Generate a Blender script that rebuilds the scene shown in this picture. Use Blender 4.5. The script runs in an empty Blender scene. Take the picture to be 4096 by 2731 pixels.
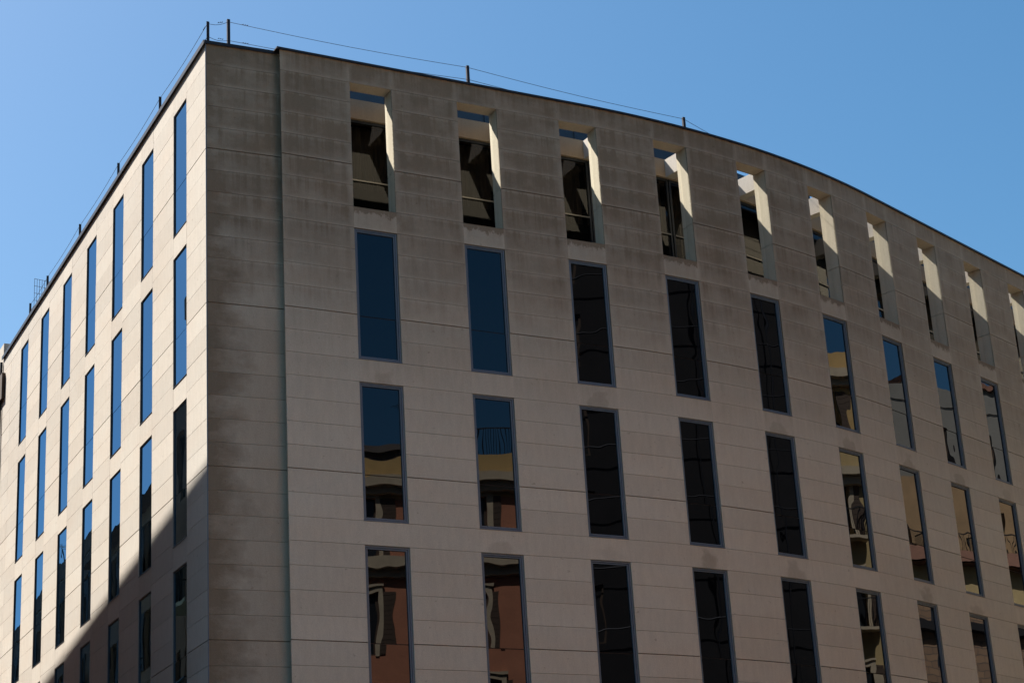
import bpy, math, random
from mathutils import Vector, Matrix
random.seed(11)
R = math.radians
sc = bpy.context.scene
COL = sc.collection
EYE = 1.6
H = 19.624 + EYE          # roof level of the corner block
C = 0.48                  # height of one stone course
FL = 7                    # courses per storey

# ------------------------------------------------------------------ plan
CORNER = Vector((-5.963, 35.152))
LDIR = Vector((-0.44902276, 0.89352032))       # along the side street wall
LIN = Vector((0.89352032, 0.44902276))         # into the building
_X0, _Y0, _T0, _T1, _S0, _S1 = -4.34788, 35.69677, 0.50080433, 0.8693425, 6.998, 16.756
_tab = []
def _mk():
    ds = 0.01
    x, y = _X0 - math.cos(_T0), _Y0 - math.sin(_T0)
    for i in range(3601):
        s = -1 + i * ds
        th = _T0 + (_T1 - _T0) * min(1, max(0, (s - _S0) / (_S1 - _S0)))
        _tab.append((x, y, th))
        x += math.cos(th) * ds; y += math.sin(th) * ds
_mk()
def heading(s): return _tab[int(round((s + 1) * 100))][2]
def front2(s, d=0.0):
    x, y, th = _tab[int(round((s + 1) * 100))]
    return Vector((x - math.sin(th) * d, y + math.cos(th) * d))
def front(s, d, z):
    p = front2(s, d); return (p.x, p.y, z)
def left(a, d, z):
    p = CORNER + LDIR * a + LIN * d; return (p.x, p.y, z)
SM = -0.165                                    # where the long wall starts
SEND = 31.0
_m0 = front2(round(SM, 2), 0.21)
SDIR = (_m0 - CORNER); SLEN = SDIR.length; SDIR.normalize()
SIN = Vector((-SDIR.y, SDIR.x))
def strip(t, d, z):
    p = CORNER + SDIR * t + SIN * d; return (p.x, p.y, z)

# ------------------------------------------------------------------ mesh builder
class MB:
    def __init__(self): self.v=[]; self.f=[]; self.uv=[]; self.cell=[]; self.tone=[]; self.kind=[]; self.mi=[]
    def face(self, pts, uv=None, cell=None, tone=0.5, kind=0.0, mi=0):
        i=len(self.v); self.v+= [tuple(p) for p in pts]; n=len(pts)
        self.f.append(tuple(range(i,i+n)))
        self.uv.append(uv or [(0,0)]*n); self.cell.append(cell or [(0.5,0.5)]*n)
        self.tone.append(tone); self.kind.append(kind); self.mi.append(mi)
    def hexa(self, p, **k):
        # p: 8 points, bottom 0..3 counter clockwise from above, top 4..7
        for q in ((3,2,1,0),(4,5,6,7),(0,1,5,4),(1,2,6,5),(2,3,7,6),(3,0,4,7)): self.face([p[i] for i in q], **k)
    def box(self, x0,x1,y0,y1,z0,z1, **k):
        self.hexa([(x0,y0,z0),(x1,y0,z0),(x1,y1,z0),(x0,y1,z0),(x0,y0,z1),(x1,y0,z1),(x1,y1,z1),(x0,y1,z1)], **k)
    def slab(self, fn, s0,s1,d0,d1,z0,z1, n=1, **k):
        # a box that follows a wall line fn(s,d,z)
        for i in range(n):
            a=s0+(s1-s0)*i/n; b=s0+(s1-s0)*(i+1)/n
            P=[fn(a,d0,z0),fn(b,d0,z0),fn(b,d1,z0),fn(a,d1,z0),fn(a,d0,z1),fn(b,d0,z1),fn(b,d1,z1),fn(a,d1,z1)]
            qs=[(3,2,1,0),(4,5,6,7),(0,1,5,4),(2,3,7,6)]
            if i==n-1: qs.append((1,2,6,5))
            if i==0: qs.append((3,0,4,7))
            for q in qs: self.face([P[j] for j in q], **k)
    def tube(self, p, q, r, n=6, **k):
        p=Vector(p); q=Vector(q); ax=(q-p).normalized()
        u=ax.cross(Vector((0,0,1)) if abs(ax.z)<.9 else Vector((1,0,0))).normalized(); w=ax.cross(u)
        ring=lambda c:[c+(u*math.cos(2*math.pi*i/n)+w*math.sin(2*math.pi*i/n))*r for i in range(n)]
        A,B=ring(p),ring(q)
        for i in range(n):
            j=(i+1)%n; self.face([A[i],A[j],B[j],B[i]], **k)
        self.face(A[::-1],**k); self.face(B,**k)
    def mesh(self, name, mats):
        me=bpy.data.meshes.new(name); me.from_pydata(self.v,[],self.f)
        u=me.uv_layers.new(name='UVMap'); c=me.uv_layers.new(name='Cell')
        uu=[];cc=[]
        for a,b in zip(self.uv,self.cell):
            for t in a: uu+=t
            for t in b: cc+=t
        u.data.foreach_set('uv',uu); c.data.foreach_set('uv',cc)
        at=me.attributes.new('tone','FLOAT','FACE'); at.data.foreach_set('value',self.tone)
        ak=me.attributes.new('kind','FLOAT','FACE'); ak.data.foreach_set('value',self.kind)
        for m in (mats if isinstance(mats,(list,tuple)) else [mats]): me.materials.append(m)
        me.polygons.foreach_set('material_index',self.mi); me.update()
        return me
    def build(self, name, mats, parent=None):
        o=bpy.data.objects.new(name,self.mesh(name,mats)); COL.objects.link(o)
        if parent: o.parent=parent
        return o
def tag(o,label=None,cat=None,group=None,kind=None):
    if label: o['label']=label
    if cat: o['category']=cat
    if group: o['group']=group
    if kind: o['kind']=kind
    return o
def empty(name,loc,rz=0.0):
    o=bpy.data.objects.new(name,None); COL.objects.link(o); o.location=loc; o.rotation_euler=(0,0,rz); o.empty_display_size=.3
    return o
def child(name,me,parent,mat=None):
    o=bpy.data.objects.new(name,me); COL.objects.link(o); o.parent=parent
    if mat is not None: o.matrix_local=mat
    return o
def copy_tree(o,parent=None):
    c=o.copy(); COL.objects.link(c); c.parent=parent
    for ch in list(o.children): copy_tree(ch,c)
    return c

# ------------------------------------------------------------------ materials
def newmat(name):
    m=bpy.data.materials.new(name); m.use_nodes=True; nt=m.node_tree
    b=nt.nodes['Principled BSDF']; return m,nt,b
class N:
    def __init__(s,nt): s.nt=nt
    def add(s,t,**k):
        n=s.nt.nodes.new(t)
        for a,b in k.items(): setattr(n,a,b)
        return n
    def link(s,a,b): s.nt.links.new(a,b)
    def val(s,sock,v):
        if hasattr(v,'links') or isinstance(v,bpy.types.NodeSocket): s.link(v,sock)
        else: sock.default_value=v
    def math(s,op,a,b=0.0,c=None,clamp=False):
        n=s.add('ShaderNodeMath',operation=op,use_clamp=clamp); s.val(n.inputs[0],a); s.val(n.inputs[1],b)
        if c is not None: s.val(n.inputs[2],c)
        return n.outputs[0]
    def mr(s,v,a,b,c=0.0,d=1.0,smooth=False):
        n=s.add('ShaderNodeMapRange',clamp=True)
        if smooth: n.interpolation_type='SMOOTHSTEP'
        s.val(n.inputs[0],v)
        for i,x in enumerate((a,b,c,d)): n.inputs[i+1].default_value=x
        return n.outputs[0]
    def noise(s,vec,scale,detail=3.0,rough=.55):
        n=s.add('ShaderNodeTexNoise'); s.link(vec,n.inputs['Vector']); n.inputs['Scale'].default_value=scale
        n.inputs['Detail'].default_value=detail; n.inputs['Roughness'].default_value=rough; return n.outputs['Fac']
    def mix(s,f,a,b,mode='MIX'):
        n=s.add('ShaderNodeMix',data_type='RGBA',blend_type=mode); s.val(n.inputs[0],f)
        s.val(n.inputs[6],a if not isinstance(a,tuple) else (*a,1)[:4]); s.val(n.inputs[7],b if not isinstance(b,tuple) else (*b,1)[:4])
        return n.outputs[2]
    def scale(s,vec,xyz):
        n=s.add('ShaderNodeMapping'); s.link(vec,n.inputs[0]); n.inputs['Scale'].default_value=xyz; return n.outputs[0]

def stone(name,ca,cb,grime,rough=.85):
    m,nt,b=newmat(name); n=N(nt)
    tc=n.add('ShaderNodeTexCoord'); ob=tc.outputs['Object']
    uv=n.add('ShaderNodeUVMap',uv_map='UVMap').outputs[0]; ce=n.add('ShaderNodeUVMap',uv_map='Cell').outputs[0]
    tone=n.add('ShaderNodeAttribute',attribute_name='tone').outputs['Fac']; kind=n.add('ShaderNodeAttribute',attribute_name='kind').outputs['Fac']
    sep=n.add('ShaderNodeSeparateXYZ'); n.link(uv,sep.inputs[0]); s_,z_=sep.outputs[0],sep.outputs[1]
    sc2=n.add('ShaderNodeSeparateXYZ'); n.link(ce,sc2.inputs[0]); cu,cv=sc2.outputs[0],sc2.outputs[1]
    col=n.mix(tone,ca,cb)
    # slightly pinkish / greyish drift of the stone itself
    drift=n.noise(n.scale(uv,(.55,1.3,1)),1.0,2.0)
    col=n.mix(n.mr(drift,.35,.7),col,n.mix(1.0,col,(1.0,.965,.94),'MULTIPLY'))
    grain=n.noise(ob,42.0,4.0,.7); g2=n.noise(n.scale(ob,(1,1,.25)),9.0,4.0,.65)
    gv=n.math('ADD',n.math('MULTIPLY',n.mr(grain,.3,.7,-.5,.5),.16),n.math('MULTIPLY',n.mr(g2,.3,.7,-.5,.5),.10))
    streak=n.noise(n.scale(uv,(7.0,.35,1)),1.0,3.0,.6)
    # soot: heavy below the parapet, fading downwards, in blotches
    top=n.math('MULTIPLY',n.mr(z_,-9.0,-2.4,0.0,1.0,True),n.mr(s_,11.0,19.0,1.0,.72))
    sh=n.add('ShaderNodeCombineXYZ'); n.link(n.math('MULTIPLY',tone,3.0),sh.inputs[2])
    va=n.add('ShaderNodeVectorMath',operation='ADD'); n.link(n.scale(uv,(.9,1.5,1)),va.inputs[0]); n.link(sh.outputs[0],va.inputs[1])
    blot=n.noise(va.outputs[0],1.0,5.0,.66)
    edge=n.math('MINIMUM',n.math('MINIMUM',cu,n.math('SUBTRACT',1.0,cu)),n.math('MINIMUM',n.math('MULTIPLY',cv,.5),n.math('MULTIPLY',n.math('SUBTRACT',1.0,cv),.5)))
    cen=n.mr(edge,.0,.10,.80,1.0,True)
    soot=n.math('MULTIPLY',n.math('MULTIPLY',top,cen),n.mr(blot,.28,.70,.72,1.06))
    soot=n.math('ADD',soot,n.math('MULTIPLY',n.mr(streak,.46,.75),n.math('MULTIPLY',n.math('ADD',n.math('MULTIPLY',top,.9),.22),n.mr(cv,.1,1.0,.04,.34))),clamp=True)
    # marks on the narrow slabs between windows: kind 1 = soft dark blot, kind 2 = black drips under an open sill
    du=n.math('DIVIDE',n.math('SUBTRACT',cu,.52),.36); dv=n.math('DIVIDE',n.math('SUBTRACT',cv,.18),.62)
    rad=n.math('SQRT',n.math('ADD',n.math('MULTIPLY',du,du),n.math('MULTIPLY',dv,dv)))
    rad=n.math('ADD',rad,n.mr(n.noise(n.scale(uv,(2.2,2.6,1)),1.0,2.0),.3,.7,-.45,.45))
    b1=n.math('MULTIPLY',n.mr(n.math('ABSOLUTE',n.math('SUBTRACT',kind,1.0)),0.0,.2,1.0,0.0),n.math('MULTIPLY',n.mr(rad,.45,1.05,.42,0.0,True),n.mr(tone,.15,.7)))
    drip=n.noise(n.scale(uv,(5.5,3.2,1)),1.0,6.0,.78)
    b2=n.math('MULTIPLY',n.mr(n.math('ABSOLUTE',n.math('SUBTRACT',kind,2.0)),0.0,.2,1.0,0.0),n.mr(n.math('ADD',drip,n.mr(cv,.35,1.0,-.24,.24)),.42,.60,0,1.0))
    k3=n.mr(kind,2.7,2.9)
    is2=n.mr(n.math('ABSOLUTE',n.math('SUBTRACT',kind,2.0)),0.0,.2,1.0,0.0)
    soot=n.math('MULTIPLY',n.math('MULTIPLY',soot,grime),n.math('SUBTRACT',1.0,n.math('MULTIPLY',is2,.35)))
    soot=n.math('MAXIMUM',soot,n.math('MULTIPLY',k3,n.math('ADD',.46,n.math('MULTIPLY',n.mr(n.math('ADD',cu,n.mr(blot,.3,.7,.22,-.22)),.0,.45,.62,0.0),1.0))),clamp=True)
    dark=n.math('MAXIMUM',soot,n.math('MAXIMUM',b1,b2),clamp=True)
    col=n.mix(dark,col,n.mix(1.0,col,(.375,.33,.285),'MULTIPLY'))
    speck=n.mr(n.noise(n.scale(uv,(7.5,9.0,1)),1.0,2.0,.5),.70,.76,0,.45)
    col=n.mix(speck,col,n.mix(1.0,col,(.45,.42,.38),'MULTIPLY'))
    rust=n.math('MULTIPLY',n.mr(n.noise(n.scale(uv,(3.1,.9,1)),1.3,4.0,.7),.62,.8),.30)
    col=n.mix(rust,col,n.mix(1.0,col,(.95,.80,.62),'MULTIPLY'))
    hsv=n.add('ShaderNodeHueSaturation'); n.link(col,hsv.inputs['Color']); n.link(n.math('ADD',gv,1.0),hsv.inputs['Value'])
    n.link(hsv.outputs[0],b.inputs['Base Color']); b.inputs['Roughness'].default_value=rough; b.inputs['Specular IOR Level'].default_value=.25
    bp=n.add('ShaderNodeBump'); bp.inputs['Strength'].default_value=.35; bp.inputs['Distance'].default_value=.01
    n.link(n.math('ADD',grain,n.math('MULTIPLY',g2,.6)),bp.inputs['Height']); n.link(bp.outputs[0],b.inputs['Normal'])
    return m
def plain(name,col,rough=.6,metal=0.0,var=.12,scale=3.0,bump=0.0,spec=.4):
    m,nt,b=newmat(name); n=N(nt)
    ob=n.add('ShaderNodeTexCoord').outputs['Object']
    f=n.noise(ob,scale,5.0,.6)
    c=n.mix(n.mr(f,.3,.7),tuple(x*(1-var) for x in col),tuple(min(1,x*(1+var)) for x in col))
    n.link(c,b.inputs['Base Color']); b.inputs['Roughness'].default_value=rough; b.inputs['Metallic'].default_value=metal
    b.inputs['Specular IOR Level'].default_value=spec
    if bump:
        bp=n.add('ShaderNodeBump'); bp.inputs['Distance'].default_value=bump; bp.inputs['Strength'].default_value=.6
        n.link(n.noise(ob,scale*8,4.0),bp.inputs['Height']); n.link(bp.outputs[0],b.inputs['Normal'])
    return m
def glass(name,base,ior,tint,wave,transp=False,tcol=(.5,.55,.6),coated=False):
    m,nt,b=newmat(name); n=N(nt)
    tc=n.add('ShaderNodeTexCoord'); oi=n.add('ShaderNodeObjectInfo')
    off=n.add('ShaderNodeVectorMath',operation='ADD'); n.link(tc.outputs['Object'],off.inputs[0])
    cb=n.add('ShaderNodeCombineXYZ'); 
    for i in range(3): n.link(n.math('MULTIPLY',oi.outputs['Random'],37.0+11*i),cb.inputs[i])
    n.link(cb.outputs[0],off.inputs[1])
    h=n.noise(n.scale(off.outputs[0],(1.0,1.0,.8)),1.3,1.0,.4)
    bp=n.add('ShaderNodeBump'); bp.inputs['Distance'].default_value=wave; bp.inputs['Strength'].default_value=1.0; n.link(h,bp.inputs['Height'])
    dust=n.noise(n.scale(off.outputs[0],(1,1,1)),6.0,4.0,.6)
    b.inputs['Base Color'].default_value=(*base,1); n.link(n.mr(dust,.3,.8,.0,.03),b.inputs['Roughness'])
    b.inputs['IOR'].default_value=ior; b.inputs['Specular Tint'].default_value=(*tint,1); n.link(bp.outputs[0],b.inputs['Normal'])
    if coated:
        out=nt.nodes['Material Output']; mx=n.add('ShaderNodeMixShader'); df=n.add('ShaderNodeBsdfDiffuse'); df.inputs[0].default_value=(*base,1)
        gl=n.add('ShaderNodeBsdfGlossy'); gl.inputs['Roughness'].default_value=.0; gl.inputs[0].default_value=(*tint,1); n.link(bp.outputs[0],gl.inputs['Normal'])
        fr=n.add('ShaderNodeFresnel'); fr.inputs[0].default_value=ior; n.link(bp.outputs[0],fr.inputs['Normal'])
        n.link(fr.outputs[0],mx.inputs[0]); n.link(df.outputs[0],mx.inputs[1]); n.link(gl.outputs[0],mx.inputs[2]); n.link(mx.outputs[0],out.inputs[0])
    if transp:
        out=nt.nodes['Material Output']; mx=n.add('ShaderNodeMixShader'); tr=n.add('ShaderNodeBsdfTransparent'); tr.inputs[0].default_value=(*tcol,1)
        gl=n.add('ShaderNodeBsdfGlossy'); gl.inputs['Roughness'].default_value=.0; gl.inputs[0].default_value=(*tint,1); n.link(bp.outputs[0],gl.inputs['Normal'])
        fr=n.add('ShaderNodeFresnel'); fr.inputs[0].default_value=ior; n.link(bp.outputs[0],fr.inputs['Normal'])
        n.link(fr.outputs[0],mx.inputs[0]); n.link(tr.outputs[0],mx.inputs[1]); n.link(gl.outputs[0],mx.inputs[2]); n.link(mx.outputs[0],out.inputs[0])
    return m

M={}
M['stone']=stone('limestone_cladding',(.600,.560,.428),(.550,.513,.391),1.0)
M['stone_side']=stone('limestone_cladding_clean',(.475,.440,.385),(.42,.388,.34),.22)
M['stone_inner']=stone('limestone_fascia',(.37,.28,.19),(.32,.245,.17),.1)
M['mortar']=plain('joint_mortar',(.16,.14,.11),.9)
M['coping']=plain('dark_sheet_metal',(.025,.024,.026),.45,.3)
M['frame']=plain('blue_grey_aluminium',(.12,.16,.19),.5,.1,.06)
M['gasket']=plain('black_gasket',(.012,.012,.014),.5)
M['darkframe']=plain('charcoal_aluminium',(.03,.032,.036),.4,.3)
M['rail']=plain('bare_aluminium',(.15,.14,.13),.3,.8,.05)
M['glass']=glass('window_glass',(.001,.001,.0013),1.53,(.86,.92,1.0),.0030,coated=True)
M['glass_side']=glass('side_window_glass',(.0015,.003,.005),2.45,(.32,.66,1.0),.0012,coated=True)
M['glass_log']=glass('terrace_glass',(.01,.01,.01),1.5,(.62,.62,.64),.001,True,(.27,.25,.23))
M['curtain']=plain('brown_grey_curtain',(.26,.22,.18),.9,0,.15,2)
M['dark']=plain('dark_interior',(.02,.018,.016),.9)
M['post']=plain('black_painted_steel',(.018,.014,.016),.5,.2)
M['wire']=plain('galvanised_wire',(.05,.055,.065),.5,.6)
M['screen']=plain('blue_grey_sheet',(.04,.065,.09),.45,.3,.08)
M['roof']=plain('roof_gravel',(.42,.40,.37),.95,0,.2,8,.02)
M['asphalt']=plain('asphalt',(.055,.054,.053),.9,0,.25,4,.01)
M['paving']=plain('grey_paving',(.30,.285,.265),.85,0,.15,3,.005)
M['terracotta']=plain('terracotta_render',(.43,.175,.10),.9,0,.12,1.5,.01)
M['yellow']=plain('ochre_render',(.46,.30,.12),.9,0,.12,1.2,.01)
M['cream']=plain('cream_render',(.44,.32,.15),.9,0,.12,1.2,.01)
M['white']=plain('white_render',(.155,.145,.125),.9,0,.10,1.2,.01)
M['beige']=plain('beige_render',(.27,.17,.085),.9,0,.15,1.2,.01)
M['brown']=plain('brown_render',(.22,.11,.06),.9,0,.2,1.2,.01)
M['brown_pale']=plain('pale_brown_render',(.26,.14,.08),.9,0,.2,1.2,.01)
def brick():
    m,nt,b=newmat('rough_brick'); n=N(nt)
    ob=n.add('ShaderNodeTexCoord').outputs['Object']; sp_=n.add('ShaderNodeSeparateXYZ'); n.link(ob,sp_.inputs[0])
    cb=n.add('ShaderNodeCombineXYZ'); n.link(sp_.outputs[0],cb.inputs[0]); n.link(sp_.outputs[2],cb.inputs[1])
    t=n.add('ShaderNodeTexBrick'); n.link(cb.outputs[0],t.inputs['Vector']); t.inputs['Scale'].default_value=1.0; t.inputs['Brick Width'].default_value=.55; t.inputs['Row Height'].default_value=.26; t.inputs['Mortar Size'].default_value=.018
    t.inputs['Color1'].default_value=(.25,.15,.085,1); t.inputs['Color2'].default_value=(.19,.115,.07,1); t.inputs['Mortar'].default_value=(.10,.07,.05,1)
    n.link(t.outputs[0],b.inputs['Base Color']); b.inputs['Roughness'].default_value=.9; return m
M['brick']=brick()
M['slate']=plain('weathered_slate',(.10,.085,.075),.9,0,.2,3)
M['net']=plain('black_scaffold_net',(.010,.009,.010),.9,0,.3,1.0)
M['steel']=plain('grey_scaffold_tube',(.035,.035,.04),.4,.6)
M['trim']=plain('cream_trim',(.44,.35,.24),.8)
M['iron']=plain('black_iron',(.015,.015,.016),.5,.3)
M['shutter']=plain('dark_wood_shutter',(.06,.035,.02),.7)
M['tile']=plain('red_roof_tile',(.17,.08,.05),.9,0,.25,6,.02)
M['houseglass']=plain('house_window_glass',(.02,.022,.025),.1,0,.1)

# ------------------------------------------------------------------ the corner block
blk=tag(empty('corner_building',(*CORNER,0)),'pale limestone office block with a sharp corner, tall narrow windows and a curved front','building')
def part(mb,name,mat,parent=blk):
    o=mb.build(name,mat); o.parent=parent; o.matrix_parent_inverse=parent.matrix_world.inverted() if False else Matrix.Translation(-Vector(parent.location))
    return o
NZ=int(H/C)               # courses to the ground
G1,G2=.0035,.010           # half joints
def zc(l): return H+l*C
def is_floor(l): return (l+5)%7==0 and l<=-5
def panel(mb,fn,s0,s1,z0,z1,l0=None,l1=None,kind=0,n=1,dep=.03,uo=0.0):
    ga=G2 if (l0 is not None and is_floor(l0)) else G1
    gb=G2 if (l1 is not None and is_floor(l1)) else G1
    a,b=s0+.0043,s1-.0043; za,zb=z0+ga,z1-gb
    t=random.random(); t=t*t*(3-2*t); off=random.uniform(-.0015,.0015)
    for i in range(n):
        p=a+(b-a)*i/n; q=a+(b-a)*(i+1)/n; u0,u1=i/n,(i+1)/n
        mb.face([fn(p,off,za),fn(q,off,za),fn(q,off,zb),fn(p,off,zb)],[(p+uo,za-H),(q+uo,za-H),(q+uo,zb-H),(p+uo,zb-H)],[(u0,0),(u1,0),(u1,1),(u0,1)],t,kind)
        for (P,Q,z,fl) in ((p,q,zb,0),(p,q,za,1)):
            f=[fn(P,off,z),fn(Q,off,z),fn(Q,dep,z),fn(P,dep,z)]
            mb.face(f if not fl else f[::-1],[(p+uo,z-H)]*4,None,t,0)
    for (P,fl) in ((a,1),(b,0)):
        f=[fn(P,off,za),fn(P,dep,za),fn(P,dep,zb),fn(P,off,zb)]
        mb.face(f if fl==0 else f[::-1],[(P+uo,za-H)]*2+[(P+uo,zb-H)]*2,None,t,0)
def backing(mb,fn,s0,s1,z0,z1,d,n=1):
    for i in range(n):
        p=s0+(s1-s0)*i/n; q=s0+(s1-s0)*(i+1)/n
        mb.face([fn(p,d,z0),fn(q,d,z0),fn(q,d,z1),fn(p,d,z1)],mi=1)
def reveal(mb,fn,s0,s1,z0,z1,d0,d1,uo=0.0):
    # the four stone sides of an opening
    t=random.random()
    k=dict(tone=t)
    uvv=[(s0+uo,z0-H)]*2+[(s0+uo,z1-H)]*2
    mb.face([fn(s0,d0,z0),fn(s0,d1,z0),fn(s0,d1,z1),fn(s0,d0,z1)],uvv,**k)
    mb.face([fn(s1,d1,z0),fn(s1,d0,z0),fn(s1,d0,z1),fn(s1,d1,z1)],uvv,**k)
    mb.face([fn(s0,d0,z0),fn(s1,d0,z0),fn(s1,d1,z0),fn(s0,d1,z0)],[(s0+uo,z0-H),(s1+uo,z0-H)]*2,**k)
    mb.face([fn(s0,d1,z1),fn(s1,d1,z1),fn(s1,d0,z1),fn(s0,d0,z1)],[(s0+uo,z1-H),(s1+uo,z1-H)]*2,**k)

WW=.97
WIN_S=[1.41+2.54*k for k in range(12)]
NROW=4
# ---- curved front
mb=MB()
edges=[SM]
for s in WIN_S: edges+=[s,s+WW]
edges.append(SEND)
def segs(s0,s1):
    return 4 if (s1>6.5 and s0<17.2 and s1-s0>1.1) else 1
for i in range(len(edges)-1):
    s0,s1=edges[i],edges[i+1]; win=(i%2==1); n=segs(s0,s1)
    if not win:
        for l in range(0,-NZ,-1): panel(mb,front,s0,s1,zc(l-1),zc(l),l-1,l,0,n)
        backing(mb,front,s0,s1,0,H,.03,n)
    else:
        prev=0
        for r in range(NROW):
            t,bm=-1-7*r,-7-7*r
            panel(mb,front,s0,s1,zc(t),zc(prev),None,None,(0 if r==0 else (2 if r==1 else 1)),1)
            if r==0:
                backing(mb,front,s0,s1,zc(t)+.01,zc(prev),.03)
            else:
                backing(mb,front,s0,s1,zc(t)+.01,zc(prev)-.01,.03)
            prev=bm
        for l in range(prev,-NZ,-1): panel(mb,front,s0,s1,zc(l-1),zc(l),l-1,l,(1 if l==prev else 0),1)
        backing(mb,front,s0,s1,0,zc(prev)-.01,.03)
        for r in range(1,NROW): reveal(mb,front,s0,s1,zc(-7-7*r),zc(-1-7*r),0.0,.28)
# step between strip and front wall
for l in range(0,-NZ,-1):
    z0,z1=zc(l-1)+.005,zc(l)-.005
    mb.face([front(SM+.002,.022,z0),front(SM+.002,0.0,z0),front(SM+.002,0.0,z1),front(SM+.002,.022,z1)],[(0,-3)]*2+[(0,-3)]*2,None,random.random(),0)
part(mb,'curved_wall',[M['stone'],M['mortar']])

# ---- terrace storey behind the pierced top of the front wall
TJ=.26; TB=.40; TD=1.53; ZS=zc(-7); ZL=zc(-1)
mb=MB()
for i,s in enumerate(WIN_S):
    # jambs in two stones, lintel underside, sill
    for (za,zb) in ((ZS,zc(-5)),(zc(-5),ZL)):
        t=random.random(); za+=.006; zb-=.003
        mb.face([front(s,0.0,za),front(s,TJ,za),front(s,TJ,zb),front(s,0.0,zb)],[(s,-6.2)]*4,None,t)
        mb.face([front(s+WW,TJ,za),front(s+WW,0.0,za),front(s+WW,0.0,zb),front(s+WW,TJ,zb)],[(s,-6)]*4,None,t)
    mb.face([front(s,.36,ZL),front(s+WW,.36,ZL),front(s+WW,0,ZL),front(s,0,ZL)],[(s,-12),(s+WW,-12),(s+WW,-12),(s,-12)],None,.1)
    mb.face([front(s,0,ZS),front(s+WW,0,ZS),front(s+WW,.36,ZS),front(s,.36,ZS)],[(s,-5)]*4,None,.6)
    mb.face([front(s+WW,.36,ZL),front(s,.36,ZL),front(s,.36,H),front(s+WW,.36,H)],[(s,-7)]*4,None,.4)
# backs of the piers, with a slightly narrower column behind each
pe=[SM+.25]+[x for s in WIN_S for x in (s,s+WW)]+[SEND]
for i in range(0,len(pe),2):
    a,b=pe[i],pe[i+1]; n=4 if 6<a<17 else 1
    for j in range(n):
        p=a+(b-a)*j/n; q=a+(b-a)*(j+1)/n
        mb.face([front(q,TJ,ZS-.4),front(p,TJ,ZS-.4),front(p,TJ,H),front(q,TJ,H)],[(p,-6)]*4,None,.3)
    for (za,zb) in ((ZS-.3,zc(-5)-.006),(zc(-5)+.006,H-.02)):
        mb.slab(front,a+.022,b-.022,TJ,TB,za,zb,n,uv=[(a,-7)]*4,tone=random.random())
part(mb,'terrace_piers',[M['stone'],M['mortar']])
mb=MB(); mb.slab(front,SM+.25,SEND,.36,.76,H-.06,H-.01,40); part(mb,'roof_gutter',M['coping'])
mb=MB(); mb.slab(front,SM+.25,SEND,.30,4.0,ZS-.25,ZS-.05,40); part(mb,'terrace_floor',M['roof'])
# fascia of the set back storey
mb=MB()
for k in range(-1,int(SEND/1.27)):
    a=max(SM+.25,k*1.27+.75); b=min(SEND,a+1.27)
    def fas(s,d,z): return front(s,TD+d,z)
    if b>a+.1: panel(mb,fas,a,b,ZL,H-.0,kind=0,dep=.05)
mb.slab(front,SM+.25,SEND,TD+.03,TD+.30,ZL+.002,H-.03,40,uv=[(0,-8)]*4)
part(mb,'fascia',[M['stone_inner'],M['mortar']])
for i,s in enumerate(WIN_S):
    mb=MB(); c=s-.785; n=1
    if c-.13<SM+.3: continue
    mb.slab(front,c-.13,c+.13,TB-.02,TD+.01,ZL+.004,H-.02,1,uv=[(s,-8)]*4,tone=.3); part(mb,'tie_beam',M['stone_side'])
# end wall closing the terrace at the strip
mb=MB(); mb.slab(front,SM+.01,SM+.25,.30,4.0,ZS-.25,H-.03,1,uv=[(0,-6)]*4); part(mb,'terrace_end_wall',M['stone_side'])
# glazing of the set back storey, one unit per bay
for i,s in enumerate(WIN_S):
    c=s+WW/2; a=c-1.27; b=c+1.27
    if i==0: a=SM+.26
    mb=MB(); zr=H-1.95
    mb.slab(front,a+.02,a+.07,TD+.06,TD+.12,ZS-.05,ZL,1); mb.slab(front,b-.07,b-.02,TD+.06,TD+.12,ZS-.05,ZL,1)
    mb.slab(front,a+.07,b-.07,TD+.06,TD+.12,ZL-.06,ZL,1)
    g=part(mb,'terrace_glazing',M['darkframe'])
    mb=MB(); mb.slab(front,a+.07,b-.07,TD+.05,TD+.10,zr-.017,zr+.017,1); o=mb.build('transom_rail',M['rail'],g)
    mb=MB(); mb.face([front(a+.06,TD+.09,ZS-.05),front(b-.06,TD+.09,ZS-.05),front(b-.06,TD+.09,ZL-.05),front(a+.06,TD+.09,ZL-.05)])
    o=mb.build('glass_pane',M['glass_log'],g)
    mb=MB(); mb.slab(front,a+.02,b-.02,TD+.16,TD+.20,ZS-.05,zr-.16,1); o=mb.build('spandrel_panel',M['dark'],g)
mb=MB()
for (z0,z1,d0,d1) in ((ZS-.25,H-.03,4.0,4.2),(ZL,ZL+.1,TD+.31,4.0)): mb.slab(front,SM+.25,SEND,d0,d1,z0,z1,40)
part(mb,'inner_wall',M['dark'])

# ---- strip at the corner
mb=MB()
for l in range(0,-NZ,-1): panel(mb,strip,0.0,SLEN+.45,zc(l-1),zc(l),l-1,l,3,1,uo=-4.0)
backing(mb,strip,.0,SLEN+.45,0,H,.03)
part(mb,'corner_strip',[M['stone'],M['mortar']])

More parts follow.
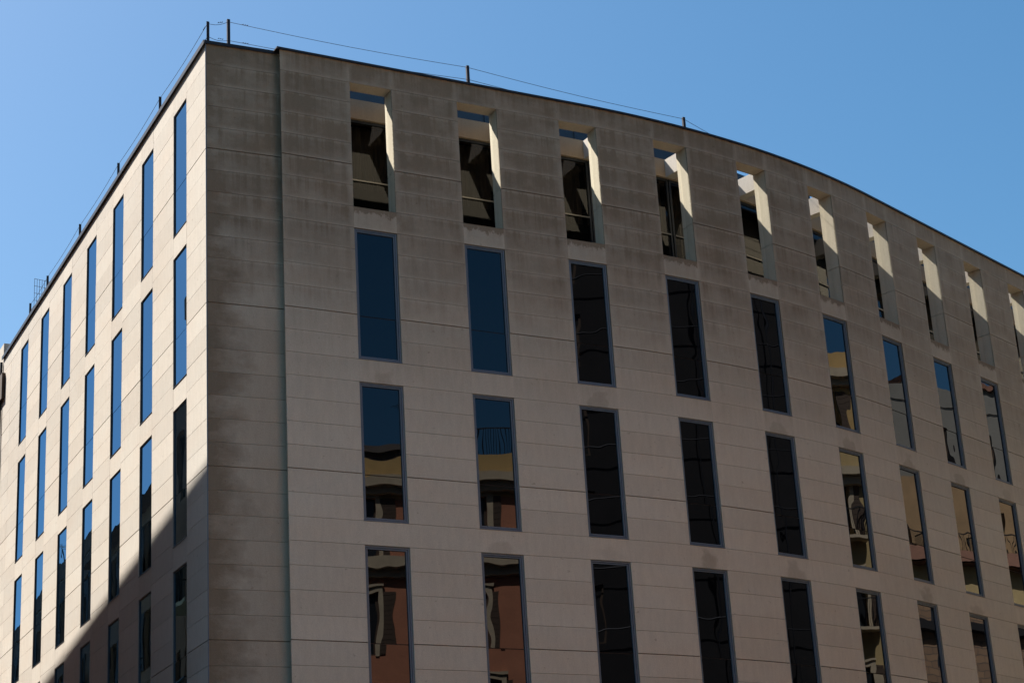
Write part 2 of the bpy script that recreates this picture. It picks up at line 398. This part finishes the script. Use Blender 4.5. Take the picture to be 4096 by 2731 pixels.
# ---- side wall
LW=[1.405+2.58*k for k in range(7)]; LWW=.972; AEND=20.36
def ltop(r): return -1.22-7*r
def lbot(r): return -7.19-7*r
mb=MB()
e=[0.0]
for a in LW: e+=[a,a+LWW]
e+=[19.22,AEND]
def leftr(s,d,z): return left(s,d,z)
def lpanel(s0,s1,z0,z1,l0,l1,kind=0):
    panel(mb,left,s0,s1,z0,z1,l0,l1,kind,1,uo=50.0)
NR_L=4
cols=[(e[i],e[i+1],i%2==1 and i<14) for i in range(len(e)-1)]
for (s0,s1,win) in cols:
    if not win:
        for l in range(0,-NZ,-1): lpanel(s0,s1,zc(l-1),zc(l),l-1,l)
        backing(mb,left,s0,s1,0,H,.03)
    else:
        prev=0
        for r in range(NR_L):
            lpanel(s0,s1,zc(ltop(r)),zc(prev),None,None,0)
            backing(mb,left,s0,s1,zc(ltop(r))+.01,zc(prev)-(.01 if r else 0),.03); prev=lbot(r)
        lv=math.floor(prev)
        lpanel(s0,s1,zc(lv),zc(prev),None,None)
        for l in range(lv,-NZ,-1): lpanel(s0,s1,zc(l-1),zc(l),l-1,l)
        backing(mb,left,s0,s1,0,zc(prev)-.01,.03)
        for r in range(NR_L): reveal(mb,left,s0,s1,zc(lbot(r)),zc(ltop(r)),0,.14,50.0)
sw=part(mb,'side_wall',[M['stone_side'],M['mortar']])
for p in sw.data.polygons: p.flip()

# ---- flat roof, other walls
mb=MB()
poly=[left(AEND,.02,0),left(.02,.02,0)]
ring=[Vector(left(AEND,.05,0)[:2]),Vector(left(.06,.05,0)[:2])]
ring+=[Vector(strip(.06,.05,0)[:2]),Vector(strip(SLEN,.09,0)[:2]),front2(.08,.32),front2(.08,TD+.05)]
ring+=[front2(.08+ (SEND-.08)*i/40,TD+.05) for i in range(1,41)]
endp=front2(SEND,14.0); backp=Vector(left(AEND,9.0,0)[:2])
ring+=[endp,backp]
mb.face([(p.x,p.y,H-.04) for p in reversed(ring)]); part(mb,'flat_roof',M['roof'])
mb=MB()
def wallseg(p,q,z0=0,z1=H): mb.face([(p.x,p.y,z0),(q.x,q.y,z0),(q.x,q.y,z1),(p.x,p.y,z1)],[(0,-12),(5,-12),(5,-1),(0,-1)])
wallseg(front2(SEND,0.0),endp); wallseg(endp,backp); wallseg(backp,Vector(left(AEND,0,0)[:2]))
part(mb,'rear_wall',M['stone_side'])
# ---- coping
mb=MB(); mb.slab(front,SM-.07,SEND,-.05,.355,H+.004,H+.032,60); mb.slab(front,SM-.07,SEND,-.05,-.035,H-.018,H+.004,60)
part(mb,'coping',M['coping'])
mb=MB(); mb.slab(strip,-.05,SLEN-.01,-.05,.35,H+.003,H+.036); mb.slab(strip,-.05,SLEN-.01,-.05,-.03,H-.035,H+.003); part(mb,'coping',M['coping'])
mb=MB(); mb.slab(left,.0,AEND+.04,-.055,.35,H+.005,H+.06); mb.slab(left,-.02,AEND+.04,-.055,-.035,H-.04,H+.005)
for q in mb.f: pass
part(mb,'coping',M['coping'])
# thin metal corner bead
mb=MB(); mb.tube((*(CORNER+Vector((-.002,-.004))),0),(*(CORNER+Vector((-.002,-.004))),H),.012,8); part(mb,'corner_bead',M['frame'])

# ---- windows of the curved front (local x along wall, y inwards, z up from the sill)
def frame_mesh(w,h):
    mb=MB(); g=.004
    def ringbox(i0,i1,y0,y1,bot0,bot1):
        x0,x1=i0,w-i0; X0,X1=i1,w-i1; z0,z1=bot0,h-i0; Z0,Z1=bot1,h-i1
        mb.box(x0,X0,y0,y1,z0,z1); mb.box(X1,x1,y0,y1,z0,z1); mb.box(X0,X1,y0,y1,z0,Z0); mb.box(X0,X1,y0,y1,Z1,z1)
    ringbox(g,.038,.030,.12,g,.046)
    ringbox(.046,.072,.042,.12,.055,.082)
    mb.box(.0,w,-.012,.031,.001,.018)          # little projecting drip sill
    # dark groove between frame and sash
    x0,x1,z0,z1=.036,w-.036,.044,h-.036
    mb.face([(x0,.09,z0),(x1,.09,z0),(x1,.09,z1),(x0,.09,z1)],mi=1)
    return mb.mesh('window_frame',[M['frame'],M['gasket']])
def pane_mesh(x0,x1,z0,z1,y,n=1):
    mb=MB(); mb.face([(x0,y,z0),(x1,y,z0),(x1,y,z1),(x0,y,z1)]); return mb.mesh('pane',M['glass'])
WH=6*C
FM=frame_mesh(WW,WH); SPL=2*C
def cpane(x0,x1,z0,z1):
    cx,cz=(x0+x1)/2,(z0+z1)/2; mb=MB()
    mb.face([(x0-cx,0,z0-cz),(x1-cx,0,z0-cz),(x1-cx,0,z1-cz),(x0-cx,0,z1-cz)]); return mb,cx,cz
pm_u,ux,uz=cpane(.068,WW-.068,SPL+.009,WH-.068); pm_l,lx,lz=cpane(.068,WW-.068,.078,SPL-.009)
PMU=pm_u.mesh('upper_pane',M['glass']); PML=pm_l.mesh('lower_pane',M['glass'])
def tilt(k): return Matrix.Rotation(random.uniform(-k,k),4,'Z')@Matrix.Rotation(random.uniform(-k,k),4,'X')
for r in range(1,NROW):
    for s in WIN_S:
        p=front2(s); q=front2(s+WW); th=math.atan2(q.y-p.y,q.x-p.x)
        w=child('window',FM,blk,Matrix.Translation((p.x-CORNER.x,p.y-CORNER.y,zc(-7-7*r)))@Matrix.Rotation(th,4,'Z'))
        child('upper_pane',PMU,w,Matrix.Translation((ux,.075,uz))@tilt(.004))
        child('lower_pane',PML,w,Matrix.Translation((lx,.075,lz))@tilt(.004))
# ---- windows of the side wall
def side_frame(w,h):
    mb=MB(); g=.003; f=.022
    mb.box(g,f,.012,.08,g,h-g); mb.box(w-f,w-g,.012,.08,g,h-g); mb.box(f,w-f,.012,.08,g,f); mb.box(f,w-f,.012,.08,h-f,h-g)
    mb.box(.0,w,-.01,.011,.001,.014)
    f2=.032
    mb.box(f,f2,.022,.07,f,h-f,mi=1); mb.box(w-f2,w-f,.022,.07,f,h-f,mi=1); mb.box(f2,w-f2,.022,.07,f,f2,mi=1); mb.box(f2,w-f2,.022,.07,h-f2,h-f,mi=1)
    return mb.mesh('side_window_frame',[M['darkframe'],M['frame']])
LH=(ltop(0)-lbot(0))*C; LS=(-5-lbot(0))*C
SF=side_frame(LWW,LH)
pm_u,ux,uz=cpane(.030,LWW-.030,LS+.006,LH-.030); pm_l,lx,lz=cpane(.030,LWW-.030,.030,LS-.006)
SPU=pm_u.mesh('upper_pane',M['glass_side']); SPL_=pm_l.mesh('lower_pane',M['glass_side'])
th=math.atan2(-LDIR.y,-LDIR.x)
for r in range(NR_L):
    for a in LW:
        p=CORNER+LDIR*(a+LWW)
        w=child('window',SF,blk,Matrix.Translation((p.x-CORNER.x,p.y-CORNER.y,zc(lbot(r))))@Matrix.Rotation(th,4,'Z'))
        child('upper_pane',SPU,w,Matrix.Translation((ux,.030,uz))@tilt(.0025))
        child('lower_pane',SPL_,w,Matrix.Translation((lx,.030,lz))@tilt(.0025))

# ------------------------------------------------------------------ curtains in the set back storey
ORD=['first','second','third','fourth','fifth']
for i in range(5):
    s=WIN_S[i]; c=s+WW/2; a=c-1.2; b=c+1.2
    if i==0: a=SM+.4
    mb=MB(); n=90; pts=[]
    for j in range(n+1):
        t=a+(b-a)*j/n
        pts.append((t,TD+.34+.03*math.sin(t*31)+.018*math.sin(t*53+1)))
    for j in range(n):
        (p,d),(q,d2)=pts[j],pts[j+1]
        mb.face([front(p,d,ZS+.1),front(q,d2,ZS+.1),front(q,d2,ZL-.02),front(p,d,ZL-.02)])
    o=mb.build('curtain',M['curtain'])
    for p in o.data.polygons: p.use_smooth=True
    md=o.modifiers.new('thick','SOLIDIFY'); md.thickness=.004
    tag(o,'grey brown curtain hanging behind the glass of the %s top floor opening from the corner'%ORD[i],'curtain','curtains on the top floor')

# ------------------------------------------------------------------ wire fence on the roof edge
fence=tag(empty('wire_fence',strip(.3,.08,H+.05)),'low roof edge fence of black steel posts joined by two thin wires','fence')
def fpart(mb,name,mat):
    o=mb.build(name,mat); o.parent=fence; o.matrix_parent_inverse=Matrix.Translation(-Vector(fence.location)); return o
posts=[left(17.1,.06,0),left(14.92,.06,0),left(11.21,.06,0),left(7.35,.06,0),left(3.70,.06,0),left(.10,.07,0),strip(.57,.28,0),front(4.34,.15,0),front(10.36,.386,0),front(16.0,1.25,0)]
ends=[]
for k,p in enumerate(posts):
    b=Vector((p[0],p[1],H+.05)); h=.50 if k!=6 else .74
    if k==6: b.z=H+.05
    d=LDIR if k<6 else SDIR
    d3=Vector((d.x,d.y,0)); e3=Vector((-d.y,d.x,0)); mb=MB(); w=.031
    # an angle section post
    for (u0,u1,v0,v1) in ((-w,w,-w,-w+.008),(-w,-w+.008,-w+.008,w)):
        P=[b+d3*u+e3*v for (u,v) in ((u0,v0),(u1,v0),(u1,v1),(u0,v1))]
        mb.hexa([*P,*[q+Vector((0,0,h)) for q in P]])
    P=[b+d3*u+e3*v for (u,v) in ((-.05,-.05),(.05,-.05),(.05,.05),(-.05,.05))]
    mb.hexa([*[q-Vector((0,0,.09 if k>5 else .0)) for q in P],*[q+Vector((0,0,.008)) for q in P]])
    fpart(mb,'post',M['post']); ends.append((b,h))
for k in range(len(ends)-1):
    (a,h0),(b,h1)=ends[k],ends[k+1]
    for fr in (.93,.33):
        mb=MB(); n=8; p0=a+Vector((0,0,h0*fr)); p1=b+Vector((0,0,h1*fr))
        pts=[p0.lerp(p1,i/n)-Vector((0,0,.05*math.sin(math.pi*i/n))) for i in range(n+1)]
        for i in range(n): mb.tube(pts[i],pts[i+1],.0055,5)
        # twisted tensioner near the post
        if k in (4,5,6):
            q=p0.lerp(p1,min(.5,.3/(p1-p0).length)) if k!=4 else p1.lerp(p0,.3/(p1-p0).length)
            dd=(p1-p0).normalized()
            for j in range(3): mb.tube(q+dd*(.05*j)-Vector((0,0,.008)),q+dd*(.05*j+.03)+Vector((0,0,.012)),.008,5)
        fpart(mb,'wire',M['wire'])

# welded wire panel standing near the far end of the roof
wp=tag(empty('mesh_panel',left(17.45,.24,H)),'see-through welded wire mesh panel standing on the roof near the far end','wire panel')
mb=MB(); zt=1.47
def wpt(x,z): p=CORNER+LDIR*(17.45+x*.25)+LIN*(.24+x); return (p.x,p.y,H+z)
for i in range(15): mb.tube(wpt(i*.075,.55),wpt(i*.075,zt),.0065,5)
for j in range(5): mb.tube(wpt(-.01,zt-.004-j*.22),wpt(1.06,zt-.004-j*.22),.0065,5)
o=mb.build('grille',M['wire']); o.parent=wp; o.matrix_parent_inverse=Matrix.Translation(-Vector(wp.location))
mb=MB(); P=[left(17.35,.2,H),left(17.75,.2,H),left(17.75,.5,H),left(17.35,.5,H)]
mb.hexa([*[(x,y,z-.04) for x,y,z in P],*[(x,y,H+.58) for x,y,z in P]])
o=mb.build('ballast_block',M['steel']); o.parent=wp; o.matrix_parent_inverse=Matrix.Translation(-Vector(wp.location))

# set back sheet metal screen on the roof behind the terrace slot
mb=MB(); mb.slab(front,.6,SEND-.5,2.2,2.26,H-.04,H+.72,40)
rs=tag(empty('roof_screen',front(14,2.2,H)),'blue grey sheet metal screen on the roof, glimpsed through the top floor openings','screen')
o=mb.build('sheet',M['screen']); o.parent=rs; o.matrix_parent_inverse=Matrix.Translation(-Vector(rs.location))
mb=MB()
for k in range(24): mb.slab(front,.7+k*1.27,.74+k*1.27,2.16,2.20,H-.04,H+.72,1)
o=mb.build('ribs',M['screen']); o.parent=rs; o.matrix_parent_inverse=Matrix.Translation(-Vector(rs.location))

# ------------------------------------------------------------------ neighbour beyond the far end of the side wall
nb=tag(empty('neighbour_building',left(20.4,0,0)),'plain pale house adjoining the far left end of the block, slightly taller','building')
def nbp(mb,name,mat):
    o=mb.build(name,mat); o.parent=nb; o.matrix_parent_inverse=Matrix.Translation(-Vector(nb.location)); return o
mb=MB(); mb.slab(left,20.40,34,0.0,9,0,H+.50,1,uv=[(60,-3)]*4); o=nbp(mb,'wall',M['stone_side']); 
mb=MB(); mb.slab(left,20.02,22.5,-.10,-.002,H-1.35,H-.56,1); nbp(mb,'shutter_box',M['shutter'])
mb=MB(); mb.tube(left(20.44,-.05,0),left(20.44,-.05,H-.1),.04,8); nbp(mb,'downpipe',M['steel'])

# ------------------------------------------------------------------ buildings across the streets (mirrored in the windows)
def house(name,label,p0,p1,depth,hgt,wall,storeys,bays,roof='flat',trim=True,balcony=(),shutters=False,upper=None,group=None,zbase=3.6,winmat=None,bands=()):
    """facade from p0 to p1, outside on the left hand side of p0->p1"""
    p0=Vector(p0); p1=Vector(p1); L=(p1-p0).length; th=math.atan2(p1.y-p0.y,p1.x-p0.x)
    root=tag(empty(name,(p0.x,p0.y,0),th),label,'building',group)
    # local: x along facade, y>0 = outside, building body y in [-depth,0]
    mb=MB(); sh=(hgt-zbase)/storeys; bw=L/bays
    ww=min(1.25,bw*.42); wh=min(2.3,sh*.62)
    xs=[0]; 
    for b in range(bays): xs+=[bw*(b+.5)-ww/2,bw*(b+.5)+ww/2]
    xs.append(L); zs=[0]
    for s in range(storeys): zs+=[zbase+sh*s+.45,zbase+sh*s+.45+wh]
    zs.append(hgt)
    def up(z): return 1 if (upper and z>=upper[0]) else 0
    for i in range(len(xs)-1):
        for j in range(len(zs)-1):
            if i%2==1 and j%2==1:
                x0,x1,z0,z1=xs[i],xs[i+1],zs[j],zs[j+1]; d=-.22; mi=up(z0)
                mb.face([(x0,0,z0),(x0,d,z0),(x0,d,z1),(x0,0,z1)],mi=mi); mb.face([(x1,d,z0),(x1,0,z0),(x1,0,z1),(x1,d,z1)],mi=mi)
                mb.face([(x0,0,z0),(x1,0,z0),(x1,d,z0),(x0,d,z0)],mi=mi); mb.face([(x0,d,z1),(x1,d,z1),(x1,0,z1),(x0,0,z1)],mi=mi)
                continue
            mb.face([(xs[i+1],0,zs[j]),(xs[i],0,zs[j]),(xs[i],0,zs[j+1]),(xs[i+1],0,zs[j+1])],mi=up(zs[j]))
    mu=1 if upper else 0
    mb.face([(0,0,0),(0,-depth,0),(0,-depth,hgt),(0,0,hgt)]); mb.face([(L,-depth,0),(L,0,0),(L,0,hgt),(L,-depth,hgt)])
    mb.face([(0,-depth,0),(L,-depth,0),(L,-depth,hgt),(0,-depth,hgt)])
    mb.build('wall',[wall]+([upper[1]] if upper else []),root)
    if roof=='flat':
        mb=MB(); mb.box(0,L,-depth,0,hgt+.002,hgt+.04); mb.build('roof',M['roof'],root)
        mb=MB(); mb.box(-.05,L+.05,-.25,.06,hgt+.045,hgt+.75); mb.build('parapet',upper[1] if upper else wall,root)
    else:
        mb=MB(); rz=hgt+roof
        mb.face([(-.3,.5,hgt-.1),(L+.3,.5,hgt-.1),(L+.3,-depth/2,rz),(-.3,-depth/2,rz)]); mb.face([(L+.3,-depth-.5,hgt-.1),(-.3,-depth-.5,hgt-.1),(-.3,-depth/2,rz),(L+.3,-depth/2,rz)])
        mb.face([(0,0,hgt),(0,-depth,hgt),(0,-depth/2,rz-.05)]); mb.face([(L,-depth,hgt),(L,0,hgt),(L,-depth/2,rz-.05)])
        mb.face([(-.3,.5,hgt-.16),(-.3,-depth-.5,hgt-.16),(L+.3,-depth-.5,hgt-.16),(L+.3,.5,hgt-.16)])
        mb.build('roof',M['tile'],root)
    if trim:
        mb=MB(); mb.box(-.1,L+.1,.001,.55,hgt-.35,hgt-.02); mb.box(-.05,L+.05,.001,.30,hgt-.62,hgt-.352); mb.build('cornice',M['trim'],root)
        if upper:
            mb=MB(); z=upper[0]; mb.box(-.1,L+.1,.001,.50,z-.55,z-.20); mb.box(-.05,L+.05,.001,.25,z-.85,z-.552); mb.build('string_course',M['trim'],root)
    for (nm,z0,z1,out,mt) in bands:
        mb=MB(); mb.box(-.02,L+.02,.001,out,z0,z1); mb.build(nm,mt,root)
    # one window, copied
    mb=MB(); f=.07
    mb.box(0,f,-.20,-.12,0,wh); mb.box(ww-f,ww,-.20,-.12,0,wh); mb.box(f,ww-f,-.20,-.12,0,f); mb.box(f,ww-f,-.20,-.12,wh-f,wh); mb.box(ww/2-.04,ww/2+.04,-.20,-.12,f,wh-f)
    wf=mb.mesh('house_window',M['shutter'] if shutters else M['trim'])
    mb=MB(); mb.face([(ww-.02,-.17,.02),(.02,-.17,.02),(.02,-.17,wh-.02),(ww-.02,-.17,wh-.02)]); pn=mb.mesh('house_pane',winmat or M['houseglass'])
    mb=MB(); mb.box(-.16,0,.001,.07,-.05,wh+.18); mb.box(ww,ww+.16,.001,.07,-.05,wh+.18); mb.box(0,ww,.001,.07,wh+.001,wh+.18); mb.box(-.22,ww+.22,.001,.14,wh+.182,wh+.27); sr=mb.mesh('surround',M['trim'])
    mb=MB()
    for k in (0,1):
        x0=-.62+k*(ww+.64); 
        x0+=.0 if k else .16
        mb.box(x0,x0+.44,.03,.055,.01,wh-.01)
        for q in range(12): mb.box(x0+.05,x0+.39,.056,.062,wh*(q+.3)/12+.01,wh*(q+.8)/12)
    shm=mb.mesh('shutter_pair',M['shutter'])
    mb=MB(); bx0,bx1=-.45,ww+.45; mb.box(bx0,bx1,.075,.75,-.14,-.02); bs=mb.mesh('balcony_slab',M['trim'])
    mb=MB(); nb_=int((bx1-bx0)/.11)
    for q in range(nb_+1):
        x=bx0+.02+(bx1-bx0-.04)*q/nb_; mb.tube((x,.72,-.02),(x,.72,.98),.010,5)
    for q in range(6):
        for x in (bx0+.02,bx1-.02): mb.tube((x,.10+q*.11,-.02),(x,.10+q*.11,.98),.010,5)
    mb.box(bx0,bx1,.70,.74,.97,1.01); mb.box(bx0,bx0+.04,.075,.70,.97,1.01); mb.box(bx1-.04,bx1,.075,.70,.97,1.01); br=mb.mesh('railing',M['iron'])
    for s in range(storeys):
        for b in range(bays):
            w=child('window',wf,root,Matrix.Translation((xs[1+2*b],0,zs[1+2*s])))
            child('pane',pn,w)
            if trim and not (upper and zs[1+2*s]>upper[0]): child('surround',sr,w)
            if shutters and not winmat: child('shutter',shm,w)
            if s in balcony:
                bl=child('balcony',bs,root,Matrix.Translation((xs[1+2*b],0,zs[1+2*s]))); child('railing',br,bl)
    return root,L
# --- across the side street (in shade, they throw the slanting shadow)
E0=Vector((-14.5187,39.7008)); ED=Vector((-0.49408696,0.86941249))
def sp(u): p=E0+ED*u; return (p.x,p.y)
# facade faces the side wall: outside lies on the left hand when walking back towards the camera
house('apartment_house','tall brown apartment house across the side street whose roof shades the lower wall',sp(15.0),sp(-9),9,24.75-.75,M['brown'],6,7,'flat',False,(1,2,3),True,winmat=M['net'])
house('corner_house','dark brown flat roofed house between the tall apartment house and the row house',sp(19.0),sp(15.1),9,21.4,M['brown'],5,2,'flat',False,(2,),True,winmat=M['net'])
house('row_house','lower brown row house with red tiled roof beyond the tall apartment house',sp(31),sp(19.1),9,19.7,M['brown_pale'],5,4,1.2,False,(1,2),True)
house('terraced_house','brown terraced house at the far end of the side street with flat roof',sp(60),sp(31.1),9,20.6,M['brown'],5,8,'flat',False,(1,3),True)
# --- across the square
K=[(9.0,9.5),(21.58,24.46),(32.1,43.6),(33.0,51.3),(38.0,63.0),(46.0,78.0)]
kr,L=house('terracotta_house','terracotta apartment house with ochre top storey, cream mouldings and iron balconies across the square',K[0],K[1],10,19.6,M['terracotta'],5,5,'flat',True,(0,1,2),True,(17.0,M['yellow']))
k2,L2=house('scaffolded_tower','tall building wrapped in black scaffold net across the square',K[1],K[2],11,29.5,M['net'],8,6,'flat',False,(),True,None,winmat=M['net'])
mb=MB()
for q in range(13):
    x=L2*q/12; mb.tube((x,.5,0),(x,.5,30.4),.03,6)
for q in range(14): mb.tube((0,.5,1.5+2.1*q),(L2,.5,1.5+2.1*q),.03,6)
mb.build('scaffold_tubes',M['steel'],k2)
house('ochre_house','ochre plastered house with pale yellow lower floors and iron balconies across the square',K[2],K[3],10,24.2,M['cream'],6,3,'flat',True,(0,2,3,4),True,(20.6,M['yellow']))
wr,wl=house('white_house','white topped house with brown lower walls between ochre and beige houses across the square',K[3],K[4],9,24.1,M['beige'],6,5,'flat',False,(4,),True,(20.3,M['white']),winmat=M['houseglass'])
def off(p,q,d): a=Vector(p); b=Vector(q); v=(b-a).normalized(); n=Vector((-v.y,v.x)); return (a+n*d+v*.5)[:],(b+n*d-v*.3)[:]
o0,o1=off(K[3],K[4],3.2)
bk,bl_=house('brick_house','low brick house with tiled eaves in front of the white topped house',o0,o1,2.9,16.7,M['brick'],3,3,1.0,False,(),True,(14.4,M['cream']),winmat=M['houseglass'],bands=(('cornice',14.05,14.38,.35,M['net']),))
house('beige_house','long beige plastered house with red tiled roof at the far side of the square',K[4],K[5],9,23.6,M['beige'],5,4,1.4,True,(1,),True)
# roof things seen in the mirrors
def roofbox(root,x0,x1,y0,y1,z0,z1,name,mat,cap):
    mb=MB(); mb.box(x0,x1,y0,y1,z0,z1); o=mb.build(name,mat,root)
    mb=MB(); mb.box(x0-.15,x1+.15,y0-.15,y1+.15,z1+.002,z1+.22); mb.build('cap',cap,o)
roofbox(kr,13.9,15.4,-2.6,-.9,19.64,20.85,'stair_turret',M['slate'],M['slate'])
roofbox(kr,9.4,10.0,-3.0,-2.2,19.64,21.4,'chimney',M['terracotta'],M['brown'])
mb=MB()
for k in range(36): mb.tube((16.0+k*.1,-.12,20.35),(16.0+k*.1,-.12,21.25),.012,5)
mb.box(16.0,19.5,-.14,-.10,21.25,21.29); mb.build('railing',M['iron'],kr)
roofbox(wr,1.2,2.6,-2.4,-.6,24.14,26.0,'stair_turret',M['white'],M['tile'])
roofbox(wr,6.2,6.9,-1.9,-1.2,24.14,25.6,'chimney',M['white'],M['tile'])
roofbox(wr,9.5,11.6,-2.2,-.5,24.14,25.4,'stair_turret',M['white'],M['tile'])
def aerial(base,h,label):
    t=tag(empty('tv_aerial',base),label,'aerial','rooftop aerials'); mb=MB(); mb.tube((0,0,0),(0,0,h),.025,6); mb.build('mast',M['steel'],t)
    mb=MB(); mb.tube((-.5,0,h-.15),(.6,0,h-.15),.015,5)
    for k in range(7): x=-.45+k*.17; mb.tube((x,-.35+.02*k,h-.15),(x,.35-.02*k,h-.15),.010,5)
    mb.tube((.1,0,h-.7),(.1,0,h-.2),.012,5); mb.build('antenna',M['steel'],t)
def on(pA,pB,t,back): 
    a=Vector(pA); b=Vector(pB); d=(b-a); n=Vector((-d.y,d.x)).normalized(); p=a+d*t-n*back; return p
p=on(K[0],K[1],.80,1.0); aerial((p.x,p.y,19.6),3.0,'thin tv aerial on the roof of the terracotta house')
p=on(K[3],K[4],.5,1.0); aerial((p.x,p.y,22.0),2.6,'thin tv aerial on the roof of the white house')
q=sp(44); aerial((q[0]-1,q[1]-.5,20.6),3.2,'thin tv aerial on the flat roof of the terraced house in the side street')
q=sp(26); aerial((q[0]-2,q[1]-1,20.2),2.6,'thin tv aerial on the red tiled roof of the row house')

# ------------------------------------------------------------------ ground
mb=MB(); mb.face([(-400,-400,0),(400,-400,0),(400,400,0),(-400,400,0)]); tag(mb.build('ground',M['asphalt']),kind='structure')
mb=MB()
mb.slab(front,SM,SEND,-3.2,-.001,.004,.14,40); mb.slab(strip,-3.0,SLEN,-3.0,-.001,.004,.138); mb.slab(left,0,AEND,-1.4,-.001,.004,.136)
tag(mb.build('pavement',M['paving']),kind='structure')
mb=MB()
for a,b in zip(K[:-1],K[1:]):
    a=Vector(a); b=Vector(b); d=(b-a).normalized(); n=Vector((-d.y,d.x))
    P=[a,b,b+n*3,a+n*3]
    mb.face([(p.x,p.y,.12) for p in P])
tag(mb.build('far_pavement',M['paving']),kind='structure')

# ------------------------------------------------------------------ light
PHI,EL=R(152),R(52.7)
S=Vector((math.cos(EL)*math.cos(PHI),math.cos(EL)*math.sin(PHI),math.sin(EL)))
sun=bpy.data.lights.new('sun','SUN'); sun.energy=4.8; sun.angle=R(.53); sun.color=(1.0,.94,.86)
so=bpy.data.objects.new('sun',sun); COL.objects.link(so); so.location=(0,0,60); so.rotation_euler=S.to_track_quat('Z','Y').to_euler()
w=bpy.data.worlds.new('World'); sc.world=w; w.use_nodes=True; nt=w.node_tree
sky=nt.nodes.new('ShaderNodeTexSky'); sky.sky_type='NISHITA'; sky.sun_disc=False; sky.sun_elevation=EL; sky.sun_rotation=math.pi/2-PHI
sky.altitude=50; sky.air_density=1.0; sky.dust_density=1.8; sky.ozone_density=3.0
bg=nt.nodes['Background']; bg.inputs[1].default_value=.05; hs=nt.nodes.new('ShaderNodeHueSaturation'); hs.inputs['Saturation'].default_value=1.30; hs.inputs['Hue'].default_value=.489; nt.links.new(sky.outputs[0],hs.inputs['Color']); nt.links.new(hs.outputs[0],bg.inputs[0])

# ------------------------------------------------------------------ camera
cam=bpy.data.cameras.new('camera'); cam.sensor_width=36; cam.lens=7649.97/4096*36; cam.clip_end=2000; cam.clip_start=.1
co=bpy.data.objects.new('camera',cam); COL.objects.link(co); sc.camera=co
r_=Vector((0.99807611,0.0209673,-0.05834774)); u_=Vector((0.06200069,-0.33752787,0.93927145)); f_=Vector((0,0.94108199,0.33817848))
co.matrix_world=Matrix(((r_.x,u_.x,-f_.x,0),(r_.y,u_.y,-f_.y,0),(r_.z,u_.z,-f_.z,EYE),(0,0,0,1)))

sc.view_settings.view_transform='Standard'; sc.view_settings.look='None'; sc.view_settings.exposure=1.6; sc.view_settings.gamma=1.0
sc.cycles.use_denoising=True; sc.cycles.max_bounces=8; sc.cycles.diffuse_bounces=4; sc.cycles.glossy_bounces=4; sc.cycles.caustics_reflective=False; sc.cycles.caustics_refractive=False
